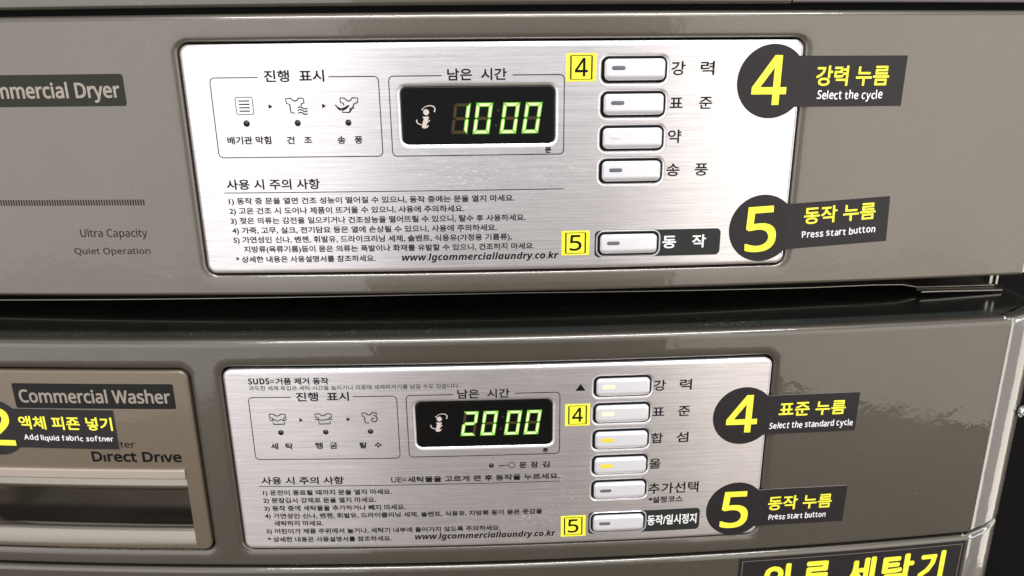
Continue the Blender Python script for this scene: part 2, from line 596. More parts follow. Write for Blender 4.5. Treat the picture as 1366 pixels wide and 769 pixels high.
# ---- seven-segment shapes (slanted, local units)
SEG_W, SEG_H, SEG_T = 10.3, 19.2, 2.0
def seg_polys():
    w, h, t, g = SEG_W, SEG_H, SEG_T, 0.28
    m = h / 2
    P = {
        'a': [(g, h), (w - g, h), (w - t - g, h - t), (t + g, h - t)],
        'd': [(t + g, t), (w - t - g, t), (w - g, 0), (g, 0)],
        'g': [(g + t * .55, m), (t + g, m + t / 2), (w - t - g, m + t / 2), (w - g - t * .55, m), (w - t - g, m - t / 2), (t + g, m - t / 2)],
        'f': [(0, h - g), (t, h - t - g), (t, m + t / 2 + g * .4), (t * .5, m + g), (0, m + g + t * .35)],
        'e': [(0, g), (0, m - g - t * .35), (t * .5, m - g), (t, m - t / 2 - g * .4), (t, t + g)],
        'b': [(w, h - g), (w, m + g + t * .35), (w - t * .5, m + g), (w - t, m + t / 2 + g * .4), (w - t, h - t - g)],
        'c': [(w, g), (w - t, t + g), (w - t, m - t / 2 - g * .4), (w - t * .5, m - g), (w, m - g - t * .35)],
    }
    return P
LIT = {'0': 'abcdef', '1': 'bc', '2': 'abged', '8': 'abcdefg'}
def orient(p):
    a = sum(p[i][0] * p[(i + 1) % len(p)][1] - p[(i + 1) % len(p)][0] * p[i][1] for i in range(len(p)))
    return p if a > 0 else p[::-1]
def grow(p, e):
    p = orient(p); n = len(p); out = []
    for i in range(n):
        a, b, c = p[i - 1], p[i], p[(i + 1) % n]
        d1 = (b[0] - a[0], b[1] - a[1]); d2 = (c[0] - b[0], c[1] - b[1])
        l1 = math.hypot(*d1); l2 = math.hypot(*d2)
        n1 = (d1[1] / l1, -d1[0] / l1); n2 = (d2[1] / l2, -d2[0] / l2)
        bx, bz = n1[0] + n2[0], n1[1] + n2[1]
        k = e * 2 / max(bx * bx + bz * bz, 0.6)
        out.append((b[0] + bx * k, b[1] + bz * k))
    return out
SEGM = {}
def seg_mesh(k, lit):
    if (k, lit) in SEGM:
        return SEGM[(k, lit)]
    p = orient(seg_polys()[k])
    sh = lambda q: [(x + 0.155 * z, z) for x, z in q]
    v, f, mi = [], [], []
    def slab(q, y0, y1, m):
        b = len(v); n = len(q)
        v.extend([(x * S, y0 * S, z * S) for x, z in q] + [(x * S, y1 * S, z * S) for x, z in q])
        f.append(tuple(range(b, b + n))); mi.append(m)
        for i in range(n):
            j = (i + 1) % n
            f.append((b + i, b + n + i, b + n + j, b + j)); mi.append(m)
    if lit:
        slab(sh(grow(p, 0.30)), -0.03, 0.02, 1)
        slab(sh(grow(p, -0.24)), -0.07, 0.0, 0)
    else:
        slab(sh(grow(p, -0.05)), -0.04, 0.02, 0)
    me = bpy.data.meshes.new('segment')
    me.from_pydata(v, [], f)
    for m in ([M['seg_on'], M['seg_glow']] if lit else [M['seg_off']]):
        me.materials.append(m)
    for pl, m in zip(me.polygons, mi):
        pl.material_index = m
    SEGM[(k, lit)] = me
    return me

def time_display(parent, glass, text, zseg):
    gx0, gz0, gx1, gz1 = glass
    h = (gx0, gz0, gx1, gz1, 3.6)
    mb = MB()
    mb.loft([(rr(*h, e=0.75), 3.0), (rr(*h, e=0.75), 0.5), (rr(*h, e=0.3), 0.25), (rr(*h, e=-0.3), 0.12)], 1)
    mb.fill([rr(*h, e=-0.28)], 0.1, 1)
    disp = mb.build('time_display', [M['chrome'], M['glass']], parent, slice_=20, smooth=38)
    for ch, x in zip(text, (-31.2 + 1.0, -16.4 + 0.6, 1.7, 16.2)):
        for k in 'abcdefg':
            lit = k in LIT[ch]
            o = bpy.data.objects.new('segment', seg_mesh(k, lit))
            link(o, disp, (x, BOW * x * x + 0.05, zseg))
            if lit:
                o['label'] = 'lit green display segment'
    mb = MB()
    for x, z in ((0.9, zseg + 14.6), (-0.7, zseg + 5.0)):
        mb.disc(x, z, 0.7, 0.03)
    mb.build('colon', M['seg_off'], disp)
    # round "i" emblem
    mb = MB()
    cx, cz = -45.9, zseg + 11.3
    Y = 0.02
    mb.disc(cx + 0.2, cz + 2.6, 1.9, Y)
    mb.poly([(cx - 2.2, Y, cz - 0.2), (cx - 2.0, Y, cz - 1.2), (cx - 1.4, Y, cz - 1.2), (cx - 2.9, Y, cz - 6.0), (cx - 2.6, Y, cz - 7.3), (cx - 1.2, Y, cz - 7.7), (cx + 0.6, Y, cz - 7.2),
             (cx + 1.7, Y, cz - 5.8), (cx + 1.2, Y, cz - 5.5), (cx + 0.2, Y, cz - 6.2), (cx + 0.1, Y, cz - 5.6), (cx + 2.0, Y, cz - 0.2)][::-1])
    def swirl(L, w0, w1):
        L = [(cx + (X - 300) * 0.0943, cz - (Y_ - 436) * 0.0943) for X, Y_ in L]
        n = len(L) - 1
        for i in range(n):
            mb.stroke(L[i:i + 2], w0 + (w1 - w0) * (i + .5) / n, Y - 0.003 * (i % 2))
    swirl([(277, 390), (286, 380), (298, 372), (312, 367), (328, 365), (344, 367), (356, 373), (363, 383), (363, 394), (357, 408)], 0.35, 0.85)
    swirl([(236, 458), (234, 468), (238, 478), (248, 486), (262, 491), (278, 493), (294, 489), (307, 480), (318, 466)], 0.85, 0.35)
    mb.disc(cx - 2.2, cz + 4.3, 0.5, Y - 0.01); mb.disc(cx + 1.9, cz - 2.8, 0.5, Y - 0.01)
    mb.build('emblem', M['logo'], disp, merge=False)
    return disp

# ---- push buttons: one key, shared by all
def button(parent, bz, slot, dz=0.0, big=False, proto={}):
    kx0, kx1, kz0, kz1 = -19.55, 19.55, -6.6, 6.6
    cx = 88.9
    by = BOW * cx * cx
    slope = 2 * BOW * cx
    if 'key' not in proto:
        mb = MB()
        k = (kx0, kz0, kx1, kz1, 3.0)
        f = (kx0 + 1.1, kz0 + 2.3, kx1 - 1.1, kz1 - 1.0, 2.0)
        g = (kx0 + 0.35, kz0 + 0.6, kx1 - 0.35, kz1 - 0.3, 2.7)
        mb.loft([(rr(*k), 3.0), (rr(*k), -1.9), (rr(*g), -2.5), (rr(*f), -3.3), (rr(*f, e=-0.5), -3.42), (rr(*f, e=-1.2), -3.46)])
        mb.fill([rr(*f, e=-1.2)], -3.46)
        o = mb.build('button', M['key'], None, org=(0, 0, 0), bend=False, smooth=28)
        proto['key'] = o.data
        COL.objects.unlink(o); bpy.data.objects.remove(o)
        mb = MB()
        for nm in ('slot', 'slot_pale', 'amber', 'amber_pale'):
            hw, hh = (4.7, 1.6) if 'amber' in nm else (4.35, 1.25)
            s = (-hw, -hh, hw, hh, hh * 0.9)
            mb = MB()
            mb.loft([(rr(*s), 0.3), (rr(*s), -0.06), (rr(*s, e=-0.2), -0.12)]); mb.fill([rr(*s, e=-0.2)], -0.12)
            o = mb.build('indicator', M[nm], None, org=(0, 0, 0), bend=False, smooth=28)
            proto[nm] = o.data
            COL.objects.unlink(o); bpy.data.objects.remove(o)
        mb = MB()
        mb.loft([(rr(-20.6, -7.7, 20.6, 7.7, 3.8, e=0.05), 2.4), (rr(-20.6, -7.7, 20.6, 7.7, 3.8, e=-3), 2.5)]); mb.fill([rr(-20.6, -7.7, 20.6, 7.7, 3.8, e=-3)], 2.5)
        # black rim added in place of the shaded gap round the key
        mb.loft([(rr(-20.6, -7.7, 20.6, 7.7, 3.8, e=0.0), 2.4), (rr(-20.6, -7.7, 20.6, 7.7, 3.8, e=0.0), -0.5), (rr(-20.6, -7.7, 20.6, 7.7, 3.8, e=-0.5), -0.7), (rr(-20.6, -7.7, 20.6, 7.7, 3.8, e=-0.95), -0.3), (rr(-20.6, -7.7, 20.6, 7.7, 3.8, e=-1.0), 2.4)])
        o = mb.build('button_well', M['black'], None, org=(0, 0, 0), bend=False, smooth=28)
        proto['well'] = o.data
        COL.objects.unlink(o); bpy.data.objects.remove(o)
    b = link(bpy.data.objects.new('button', proto['key']), parent, (cx, by, bz))
    b.rotation_euler.z = slope
    w = bpy.data.objects.new('button_well', proto['well']); link(w, b, (cx, by, bz))
    i = bpy.data.objects.new('indicator', proto[slot]); link(i, b, (cx, by, bz))
    i.location = Vector((-10.9, -3.50, 1.0 if not dz else dz)) * S
    if slot.startswith('amber'):
        i['label'] = 'lit yellow indicator'
    return b

def status_lights(parent, pts, rads):
    for (x, z), r in zip(pts, rads):
        mb = MB()
        c = lambda rr_: [(x + rr_ * cos(2 * pi * i / 20), z + rr_ * sin(2 * pi * i / 20)) for i in range(20)]
        mb.loft([(c(r), -0.75), (c(r), -0.95), (c(r * .86), -1.0), (c(r * .80), -0.82), (c(r * .72), -1.0), (c(r * .5), -1.5), (c(r * .2), -1.75), (c(0.05), -1.78)])
        mb.build('status_light', M['led'], parent, smooth=50)

def poly_icon(parent, strokes, name='printed_icon', w=0.78, y=-0.86, mat='ink'):
    mb = MB()
    for i, s in enumerate(strokes):
        cl = False
        if s and s[0] == 'closed':
            cl = True; s = s[1:]
        mb.stroke(s, w, y - 0.004 * (i % 3), closed=cl)
    return mb.build(name, M[mat], parent, merge=False)

def tri(parent, pts, name='printed_arrow', y=-0.86):
    mb = MB(); mb.poly([(x, y, z) for x, z in orient(pts)])
    return mb.build(name, M['ink'], parent)

# ==================================================================== DRYER
dryer = thing('dryer', 'upper taupe commercial dryer front with brushed steel control plate showing 10 00', 'dryer', (0, 40, -165))
D_ZT, D_ZB = 0.0, -149.0
front_panel('fascia', 18.0, -165.2, 4.5, 2.6, [(-200, D_ZB, 200, D_ZT, PLATE_R)], M['paint'], dryer)
holder('fascia_back', (-200, D_ZB, 200, D_ZT, PLATE_R), dryer)
D_B = [-17.8, -39.4, -61.0, -82.5, -132.0]
D_GLASS = (-61.2, -62.8, 37.2, -27.7)
plate = control_plate(dryer, D_ZT, D_B, None, D_GLASS, D_ZB)
# panel above the fascia, with the darker one at its right
front_panel('door_panel', 240, 21.6, 2, 2.4, [], M['panel_up'], dryer, x1=189.0, y0=0.5)
front_panel('side_panel', 240, 22.2, 2, 1.0, [], M['purple'], dryer, x0=190.2, y0=1.5)
mb = MB(); mb.box(XL, XEND - 1, 8, 25, 14, 30); mb.build('gap_filler', M['black'], dryer, slice_=40)
# body, underside and support rail between the two machines
mb = MB(); mb.box(-480, 436, 30, 700, -166, 240); mb.build('cabinet', M['black'], dryer, bend=False)
mb = MB(); mb.box(-470, 400, 95, 690, -188, -166.5); mb.build('base', M['black'], dryer, bend=False)
def rail(pts, yo, t, depth, name, mat):
    mb = MB()
    for (x0, z0), (x1, z1) in zip(pts, pts[1:]):
        n = max(1, int((x1 - x0) / 30))
        for i in range(n):
            a = x0 + (x1 - x0) * i / n; b = x0 + (x1 - x0) * (i + 1) / n
            za = z0 + (z1 - z0) * i / n; zb_ = z0 + (z1 - z0) * (i + 1) / n
            ya, yb = BOW * a * a + yo, BOW * b * b + yo
            mb.poly([(a, ya, za - t), (b, yb, zb_ - t), (b, yb, zb_ + t), (a, ya, za + t)])
            mb.poly([(a, ya, za + t), (b, yb, zb_ + t), (b, yb + depth, zb_ + t), (a, ya + depth, za + t)])
            mb.poly([(a, ya + depth, za - t), (b, yb + depth, zb_ - t), (b, yb, zb_ - t), (a, ya, za - t)])
    return mb.build(name, mat, dryer, bend=False)
rail([(-470, -190.4), (-405, -190), (-189, -187.7), (-75, -186.7), (21, -186.6), (257, -189.4), (313, -189.4), (338, -190.1), (353, -193.0), (424, -194.5)], 70, 0.3, 60, 'support_rail', M['steel'])
rail([(350, -194.2), (362, -194.3), (424, -196.0)], 60, 0.5, 8, 'support_rail', M['steel'])
mb = MB(); mb.box(411, 413.4, 82, 90, -190, -183); mb.box(415, 416.6, 80, 90, -190, -182.6); mb.build('rail_tab', M['steel'], dryer, bend=False)

# printing on the dryer plate
def plate_boxes(plate, z0, sub):
    mb = MB()
    ring_outline(mb, -182.3, z0 - 70.5 - sub, -75.0, z0 - 20.4 - sub * 1.0, 3.0, 0.6, -0.86, gap=(-151.5, -106.6))
    mb.build('printed_frame', M['ink'], plate, slice_=20)
    mb = MB()
    ring_outline(mb, -68.6, z0 - 70.6 - sub, 43.6, z0 - 20.4 - sub * 1.0, 3.0, 0.6, -0.86, gap=(-34.9, 10.4))
    mb.build('printed_frame', M['ink'], plate, slice_=20)

plate_boxes(plate, 0, 0)
write('진행  표시', -147.5, -109.3, -23.4, -16.0, plate, bold=0.18)
write('남은  시간', -31.2, 6.7, -23.5, -16.1, plate, bold=0.18)
ic = [['closed'] + rr(-167.5, -43.0, -156.5, -32.4, 1.0, n=3)]
poly_icon(plate, ic, w=0.45)
poly_icon(plate, [[(-165.4, z), (-158.6, z)] for z in (-34.7, -36.8, -38.9, -41.0)], w=0.75)
tri(plate, [(-146.5, -36.8), (-143.8, -38.3), (-146.5, -39.8)]); tri(plate, [(-112.1, -36.8), (-109.5, -38.3), (-112.1, -39.8)])
def mp(X, Y, X0, Y0, x0, z0, k):
    return (x0 + (X - X0) * k, z0 - (Y - Y0) * k)
k = 13.5 / 127
A1 = lambda L: [mp(X, Y, 508, 365, -135.2, -33.0, k) for X, Y in L]
def wave(x0, x1, y, amp, n=12):
    return [(x0 + (x1 - x0) * i / n, y - amp * sin(2 * pi * i / n)) for i in range(n + 1)]
poly_icon(plate, [A1([(557, 455), (534, 452), (530, 403), (513, 399), (508, 370), (540, 368), (552, 380), (563, 385), (577, 380), (588, 368), (614, 368), (618, 396), (600, 401), (600, 414)]),
                  A1(wave(578, 635, 425, 6)), A1(wave(578, 635, 441, 6)), A1(wave(578, 635, 457, 6))])
k2 = 15.2 / 143
A2 = lambda L: [mp(X, Y, 800, 362, -104.0, -33.0, k2) for X, Y in L]
poly_icon(plate, [A2([(853, 410), (853, 398), (836, 393), (835, 366), (862, 367), (874, 380), (885, 385), (897, 380), (908, 366), (942, 367), (937, 395), (918, 400), (906, 426), (886, 451), (843, 451), (856, 420)]),
                  A2([(886, 451), (892, 427), (917, 425)]), A2([(803, 406), (815, 420), (832, 428), (852, 428), (880, 412)]), A2([(812, 422), (830, 436), (850, 436), (868, 428), (886, 410)])])
status_lights(plate, [(-161.8, -48.8), (-128.8, -48.8), (-96.1, -48.9)], (2.1, 2.0, 2.0))
write('배기관 막힘', -175.6, -147.0, -62.0, -56.9, plate, bold=0.16)
write('건|조', -136.9, -120.5, -62.0, -57.2, plate, bold=0.16)
write('송|풍', -104.0, -87.6, -62.3, -57.3, plate, bold=0.16)
write('분', 31.2, 35.5, -69.8, -65.5, plate, bold=0.16)
write('사용 시 주의 사항', -179.7, -117.8, -91.6, -84.7, plate, bold=0.18)
mb = MB(); mb.stroke([(-182.0, -93.6), (-60, -93.6), (43.9, -93.6)], 0.55, -0.86); mb.build('printed_rule', M['ink'], plate, slice_=20)
for t, xa, xb, zc, h in (
    ('1) 동작 중 문을 열면 건조 성능이 떨어질 수 있으니, 동작 중에는 문을 열지 마세요.', -179.6, 11.0, -99.1, 4.5),
    ('2) 고온 건조 시 도어나 제품이 뜨거울 수 있으니, 사용에 주의하세요.', -180.0, -22.9, -105.7, 4.6),
    ('3) 젖은 의류는 감전을 일으키거나 건조성능을 떨어뜨릴 수 있으니, 탈수 후 사용하세요.', -180.0, 18.3, -112.4, 4.6),
    ('4) 가죽, 고무, 실크, 전기담요 등은 열에 손상될 수 있으니, 사용에 주의하세요.', -179.7, -1.2, -119.0, 4.6),
    ('5) 가연성인 신나, 벤젠, 휘발유, 드라이크리닝 세제, 솔벤트, 식용유(가정용 기름류),', -179.7, 8.8, -125.5, 4.6),
    ('지방류(육류기름)등이 묻은 의류는 폭발이나 화재를 유발할 수 있으니, 건조하지 마세요.', -173.3, 24.3, -132.1, 4.6),
    ('* 상세한 내용은 사용설명서를 참조하세요.', -179.6, -84.4, -139.1, 4.6)):
    write(t, xa, xb, zc - h / 2, zc + h / 2, plate, bold=0.12)
URL = fancy('www.lgcommerciallaundry.co.kr', 'bi')
write(URL, -66.3, 40.8, -141.2, -136.3, plate, ref=fancy('l', 'bi'), bold=0.06)
for bz, t, h in ((-17.3, '강|력', 8.7), (-38.9, '표|준', 8.3), (-82.2, '송|풍', 8.6)):
    write(t, 112.8, 141.2, bz - h / 2, bz + h / 2, plate, bold=0.16)
write('약', 112.7, 121.8, -64.6, -55.9, plate, bold=0.16)
# black label round the start button
def start_label(plate, bz, x1, hh, text, split, th):
    mb = MB()
    hole = rr(68.3, bz - 7.7, 109.5, bz + 7.7, 3.8, e=3.4)
    outer = rr(65.6, bz - hh / 2, x1, bz + hh / 2, 3.2)
    mb.loft([(outer, -0.78), (outer, -0.87)])
    mb.fill([outer, rr(68.3, bz - 7.7, 109.5, bz + 7.7, 3.8, e=1.6)[::-1]], -0.87)
    o = mb.build('start_label', M['ink2'], plate, slice_=20)
    if split:
        write(text, 112.6, 143.2, bz - th / 2 + 0.6, bz + th / 2 + 0.6, o, y=-0.93, mat='letter_white', bold=0.22)
    else:
        write(text, 111.9, 150.8, bz - th / 2 + 0.4, bz + th / 2 + 0.4, o, y=-0.93, mat='letter_white', bold=0.20)
    # bright rim inside the label
    mb = MB()
    h = (68.3, bz - 7.7, 109.5, bz + 7.7, 3.8)
    mb.loft([(rr(*h, e=1.7), -0.85), (rr(*h, e=1.5), -1.1), (rr(*h, e=1.0), -1.1), (rr(*h, e=0.6), -0.6), (rr(*h, e=0.5), 0.5)])
    mb.build('start_rim', M['chrome'], plate, smooth=38)
start_label(plate, D_B[4], 153.3, 18.6, '동|작', True, 9.2)
time_display(dryer, D_GLASS, '1000', -56.8)
for bz, s in zip(D_B, ('slot', 'slot', 'slot_pale', 'slot', 'slot')):
    button(dryer, bz, s)
# badge, tick scale and lettering at the left of the fascia
FY = -0.06
def badge(parent, x0, z0, x1, z1, text, tx0, tx1, zb, zt, mat, bm_='badge', y=FY, r=2.0):
    mb = MB(); o_ = rr(x0, z0, x1, z1, r)
    mb.loft([(o_, y + 0.05), (o_, y)]); mb.fill([o_], y)
    b = mb.build('badge', M[bm_], parent, slice_=20)
    write(text, tx0, tx1, zb, zt, b, y=y - 0.06, mat=mat, ref=fancy('D', 'r'), bold=0.34, name='badge_lettering')
badge(dryer, -356, -37.1, -238.1, -17.2, fancy('Commercial Dryer', 'r'), -338.2, -241.4, -31.9, -22.3, 'letter_taupe')
mb = MB()
x = -237.8
while x > -345:
    mb.poly([(x, FY, -101.5), (x + 1.0, FY, -101.5), (x + 1.0, FY, -97.6), (x, FY, -97.6)]); x -= 1.78
ticks = mb.build('tick_scale', M['brownink'], dryer, merge=False)
write(fancy('Ultra Capacity', 'r'), -284.4, -238.2, -123.1, -117.7, dryer, y=FY, mat='brownink', ref=fancy('U', 'r'), bold=0.06)
write(fancy('Quiet Operation', 'r'), -290.7, -238.0, -136.0, -130.6, dryer, y=FY, mat='brownink', ref=fancy('Q', 'r')[0], bold=0.06)

# ==================================================================== WASHER
washer = thing('washer', 'lower taupe commercial washer front with detergent drawer and display showing 20 00', 'washer', (0, 40, -700))
W_ZT, W_ZB = -220.2, -369.6
DR = (-470, -370.4, -225.6, -221.2, 6.0)      # detergent drawer outline
front_panel('fascia', -198.0, -385.6, 5.5, 2.6, [(-200, W_ZB, 200, W_ZT, PLATE_R), DR], M['paint_shaded'], washer, btop=8.5)
holder('fascia_back', (-200, W_ZB, 200, W_ZT, PLATE_R), washer)
holder('fascia_back', DR, washer, y=60.0)
W_B = [-238.6, -260.0, -281.5, -302.9, -324.0, -352.7]
W_GLASS = (-62.2, -283.2, 36.7, -247.7)
wplate = control_plate(washer, W_ZT, W_B, None, W_GLASS, W_ZB)
# lid
mb = MB()
mb.poly([(x, 6, -198.03) for x in (XL, XEND)] and [(XL, 8, -198.03), (384.5, 8, -198.03), (384.5, 420, -198.03), (XL, 420, -198.03)])
lid = mb.build('lid', M['lid'], washer, slice_=20)
bmx = MB()
pts = [warp(s, 8, -198.03) for s in CORNER[:-1]] + [Vector((431, 450, -198.03)), Vector((384.5, 450, -198.03))]
bmx.poly([tuple(p) for p in pts]); bmx.build('lid_corner', M['lid'], washer, bend=False)
mb = MB(); mb.box(-480, 434, 75, 700, -1480, -199); mb.build('cabinet', M['black'], washer, bend=False)
# lower front
front_panel('lower_front', -388.4, -760, 4.5, 2.6, [], M['paint_shaded'], washer)
mb = MB(); mb.box(XL, XEND - 1, 9, 25, -394, -380); mb.build('gap_filler', M['black'], washer, slice_=40)
# corner screw
scr = Vector((424.5, 37.5, -286))
mb = MB()
c = lambda r: [(r * cos(2 * pi * i / 18), r * sin(2 * pi * i / 18)) for i in range(18)]
mb.loft([(c(5.2), 0.6), (c(5.0), -0.2), (c(3.9), -0.3)], 0)
mb.loft([(c(3.7), 0.2), (c(3.7), -1.0), (c(3.0), -1.7), (c(1.5), -2.1), (c(0.05), -2.2)], 1)
mb.box(-2.2, 2.2, -2.45, -1.6, -0.4, 0.4, 2); mb.box(-0.4, 0.4, -2.46, -1.6, -2.2, 2.2, 2)
so = mb.build('screw', [M['paint_shaded'], M['cross'], M['black']], washer, org=(0, 0, 0), bend=False, smooth=40)
so.location = (scr - ORG['washer']) * S
so.rotation_euler.z = RAD(26)

# printing on the washer plate
mb = MB()
ring_outline(mb, -183.1, -292.0, -75.8, -241.8, 3.0, 0.6, -0.86, gap=(-152.2, -107.3)); mb.build('printed_frame', M['ink'], wplate, slice_=20)
mb = MB()
ring_outline(mb, -69.0, -291.3, 42.8, -241.5, 3.0, 0.6, -0.86, gap=(-35.1, 9.6)); mb.build('printed_frame', M['ink'], wplate, slice_=20)
write(fancy('SUDS', 'b') + '=', -181.7, -162.9, -231.5, -226.8, wplate, ref=fancy('D', 'b'), bold=0.05)
write('거품 제거 동작', -162.0, -123.8, -231.9, -226.6, wplate, bold=0.16)
write('과도한 세제 투입은 세탁 시간을 늘리거나 의류에 세제찌꺼기를 남길 수도 있습니다.', -181.7, -30.1, -236.4, -232.7, wplate, bold=0.02)
write('진행  표시', -148.4, -110.2, -245.1, -238.0, wplate, bold=0.18)
write('남은  시간', -31.8, 6.1, -244.8, -237.6, wplate, bold=0.18)
k3 = 12.8 / 120
def tub(L, X0, x0, Y0=367, z0=-254.7):
    return [mp(X, Y, X0, Y0, x0, z0, k3) for X, Y in L]
shirt = [(382, 413), (381, 400), (362, 395), (360, 371), (390, 370), (402, 381), (415, 385), (428, 381), (440, 370), (470, 372), (472, 394), (457, 400), (457, 413)]
poly_icon(wplate, [tub(shirt, 358, -169.6), tub([(358, 408), (368, 418), (380, 419), (395, 410), (406, 420), (417, 422), (436, 410), (450, 418), (462, 419), (478, 406)], 358, -169.6), tub([(383, 430), (385, 447), (460, 446), (460, 429)], 358, -169.6)])
poly_icon(wplate, [tub(shirt, 358, -136.2), tub([(358, 410), (380, 416), (415, 418), (440, 412), (478, 411)], 358, -136.2), tub([(383, 428), (385, 447), (460, 446), (460, 427)], 358, -136.2)])
sp = [(1073 + (6 + 27 * t) * cos(RAD(60 - 480 * t)), 409 + (6 + 27 * t) * -sin(RAD(60 - 480 * t))) for t in [i / 26 for i in range(27)]]
poly_icon(wplate, [tub([(1035, 437), (1011, 436), (1008, 393), (994, 388), (992, 362), (1018, 362), (1029, 374), (1040, 378), (1051, 373), (1062, 361), (1089, 362), (1092, 380)], 990, -102.0, 358, -254.4), tub([(1073 - 3 + (4 + 26 * i / 26) * cos(RAD(-20 - 430 * i / 26)), 410 + (4 + 26 * i / 26) * sin(RAD(-20 - 430 * i / 26))) for i in range(27)] , 990, -102.0, 358, -254.4)])
tri(wplate, [(-147.7, -258.4), (-144.9, -260.0), (-147.7, -261.6)]); tri(wplate, [(-113.1, -258.2), (-110.3, -259.7), (-113.1, -261.3)])
status_lights(wplate, [(-162.2, -269.9), (-129.2, -269.8), (-96.4, -269.7), (-8.2, -299.8)], (2.1, 2.0, 2.0, 1.9))
write('세|탁', -170.8, -154.4, -283.7, -278.5, wplate, bold=0.16)
write('헹|굼', -138.0, -121.5, -283.6, -278.2, wplate, bold=0.16)
write('탈|수', -105.1, -88.8, -283.5, -278.4, wplate, bold=0.16)
write('분', 30.3, 34.4, -290.0, -286.0, wplate, bold=0.16)
# key emblem and door lock text
poly_icon(wplate, [[(-2.8, -300.0), (4.8, -300.0)], [(-2.0, -300.0), (-2.0, -301.7)], [(-0.2, -300.0), (-0.2, -301.5)], ['closed'] + [(7.0 + 2.3 * cos(2 * pi * i / 16), -300.0 + 2.3 * sin(2 * pi * i / 16)) for i in range(16)]], w=0.5)
write('문|잠|김', 12.7, 35.5, -302.7, -297.5, wplate, bold=0.16)
write('UE=', -83.6, -72.2, -312.4, -308.0, wplate, ref='U', bold=0.06)
write('세탁물을 고르게 편 후 동작을 누르세요.', -71.4, 43.2, -312.7, -307.7, wplate, bold=0.16)
mb = MB(); mb.stroke([(-183.3, -314.7), (-60, -314.7), (43.1, -314.7)], 0.5, -0.86); mb.build('printed_rule', M['ink'], wplate, slice_=20)
write('사용 시 주의 사항', -181.0, -119.0, -313.1, -306.7, wplate, bold=0.18)
for t, xa, xb, zc, h in (
    ('1) 운전이 종료될 때까지 문을 열지 마세요.', -180.9, -83.7, -320.1, 4.6),
    ('2) 문잠김시 강제로 문을 열지 마세요.', -181.4, -96.0, -326.8, 4.6),
    ('3) 동작 중에 세탁물을 추가하거나 빼지 마세요.', -181.4, -74.1, -333.6, 4.8),
    ('4) 가연성인 신나, 벤젠, 휘발유, 드라이클리닝 세제, 솔벤트, 식용유, 지방류 등이 묻은 옷감을', -181.6, 30.0, -340.2, 4.6),
    ('세탁하지 마세요.', -175.3, -137.4, -346.8, 4.5),
    ('5) 어린이가 제품 주위에서 놀거나, 세탁기 내부에 들어가지 않도록 주의하세요.', -181.8, -2.3, -353.7, 4.6),
    ('* 상세한 내용은 사용설명서를 참조하세요.', -181.5, -86.2, -361.0, 4.6)):
    write(t, xa, xb, zc - h / 2, zc + h / 2, wplate, bold=0.13)
write(URL, -68.1, 40.4, -362.4, -357.2, wplate, ref=fancy('l', 'bi'), bold=0.06)
tri(wplate, [(54.0, -241.0), (61.5, -241.0), (57.75, -235.5)], name='printed_arrow')
for bz, t in ((-238.8, '강|력'), (-260.0, '표|준'), (-281.6, '합|섬')):
    write(t, 111.6, 140.1, bz - 4.3, bz + 4.3, wplate, bold=0.16)
write('울', 111.3, 120.1, -307.4, -298.6, wplate, bold=0.16)
write('추가선택', 111.3, 150.6, -329.2, -319.8, wplate, bold=0.16)
write('*설정코스', 112.0, 138.9, -337.2, -331.6, wplate, bold=0.16)
start_label(wplate, W_B[5], 153.2, 18.9, '동작/일시정지', False, 9.0)
time_display(washer, W_GLASS, '2000', -275.0)
for bz, s in zip(W_B, ('amber_pale', 'amber_pale', 'amber', 'amber', 'slot', 'slot')):
    button(washer, bz, s)

# detergent drawer
drawer_h = (DR[0], DR[1], DR[2], DR[3], DR[4])
mb = MB()
HX0, HX1, HZ0, HZ1 = -462.0, -237.6, -367.0, -309.0
mb.loft([(rr(*drawer_h), 20.0), (rr(*drawer_h), 0.9), (rr(*drawer_h, e=-0.25), 0.1), (rr(*drawer_h, e=-0.8), -0.35), (rr(*drawer_h, e=-1.5), -0.4), (rr(*drawer_h, e=-2.2), -0.4)])
hole = [(HX0, HZ0), (HX1 - 1.5, HZ0), (HX1 - 0.2, HZ0 + 1.0), (HX1, HZ0 + 3), (HX1, HZ1), (HX0, HZ1)]
mb.fill([rr(*drawer_h, e=-2.2), hole[::-1]], -0.4)
drw = mb.build('drawer', M['drawer'], washer, slice_=20, smooth=38)
mb = MB()
prof = [(-0.4, -309), (15, -309.5), (15.3, -311), (14.3, -313.5), (13.1, -316), (12.0, -318.5), (11.2, -321), (11.0, -323), (12.5, -325.5), (17, -328), (26, -331.5), (36, -338), (42, -348), (46, -362), (47, -380), (44, -383), (15, -383), (11.5, -379),
        (10.5, -365), (9.5, -359), (8, -355.6), (6, -354.0), (4.2, -354.1), (2.7, -355.3), (1.5, -357.5), (0.6, -360.3), (0.0, -363.5), (-0.3, -365.5), (-0.4, -367.0)]
mb.sweep_x(prof[::-1], HX0, HX1)
mb.poly([(HX1, y, z) for y, z in prof])
mb.build('handle_scoop', M['scoop'], drw, slice_=20, smooth=50)
mb = MB()
bz0, bz1 = -307.9, -300.3
mb.loft([(rr(-466, bz0, -237.6, bz1, 0.8), 0.0), (rr(-466, bz0, -237.6, bz1, 0.8), -1.7), (rr(-466, bz0, -237.6, bz1, 0.8, e=-0.35), -2.3), (rr(-466, bz0, -237.6, bz1, 0.8, e=-0.9), -2.4)])
mb.fill([rr(-466, bz0, -237.6, bz1, 0.8, e=-0.9)], -2.4)
mb.build('handle_bar', M['bar'], drw, slice_=20, smooth=30)
DY = -0.46
badge(drw, -356.6, -251.0, -236.9, -231.3, fancy('Commercial Washer', 'r'), -352.8, -240.1, -246.6, -236.2, 'letter_taupe', y=DY, r=1.4, bm_='badge_black')
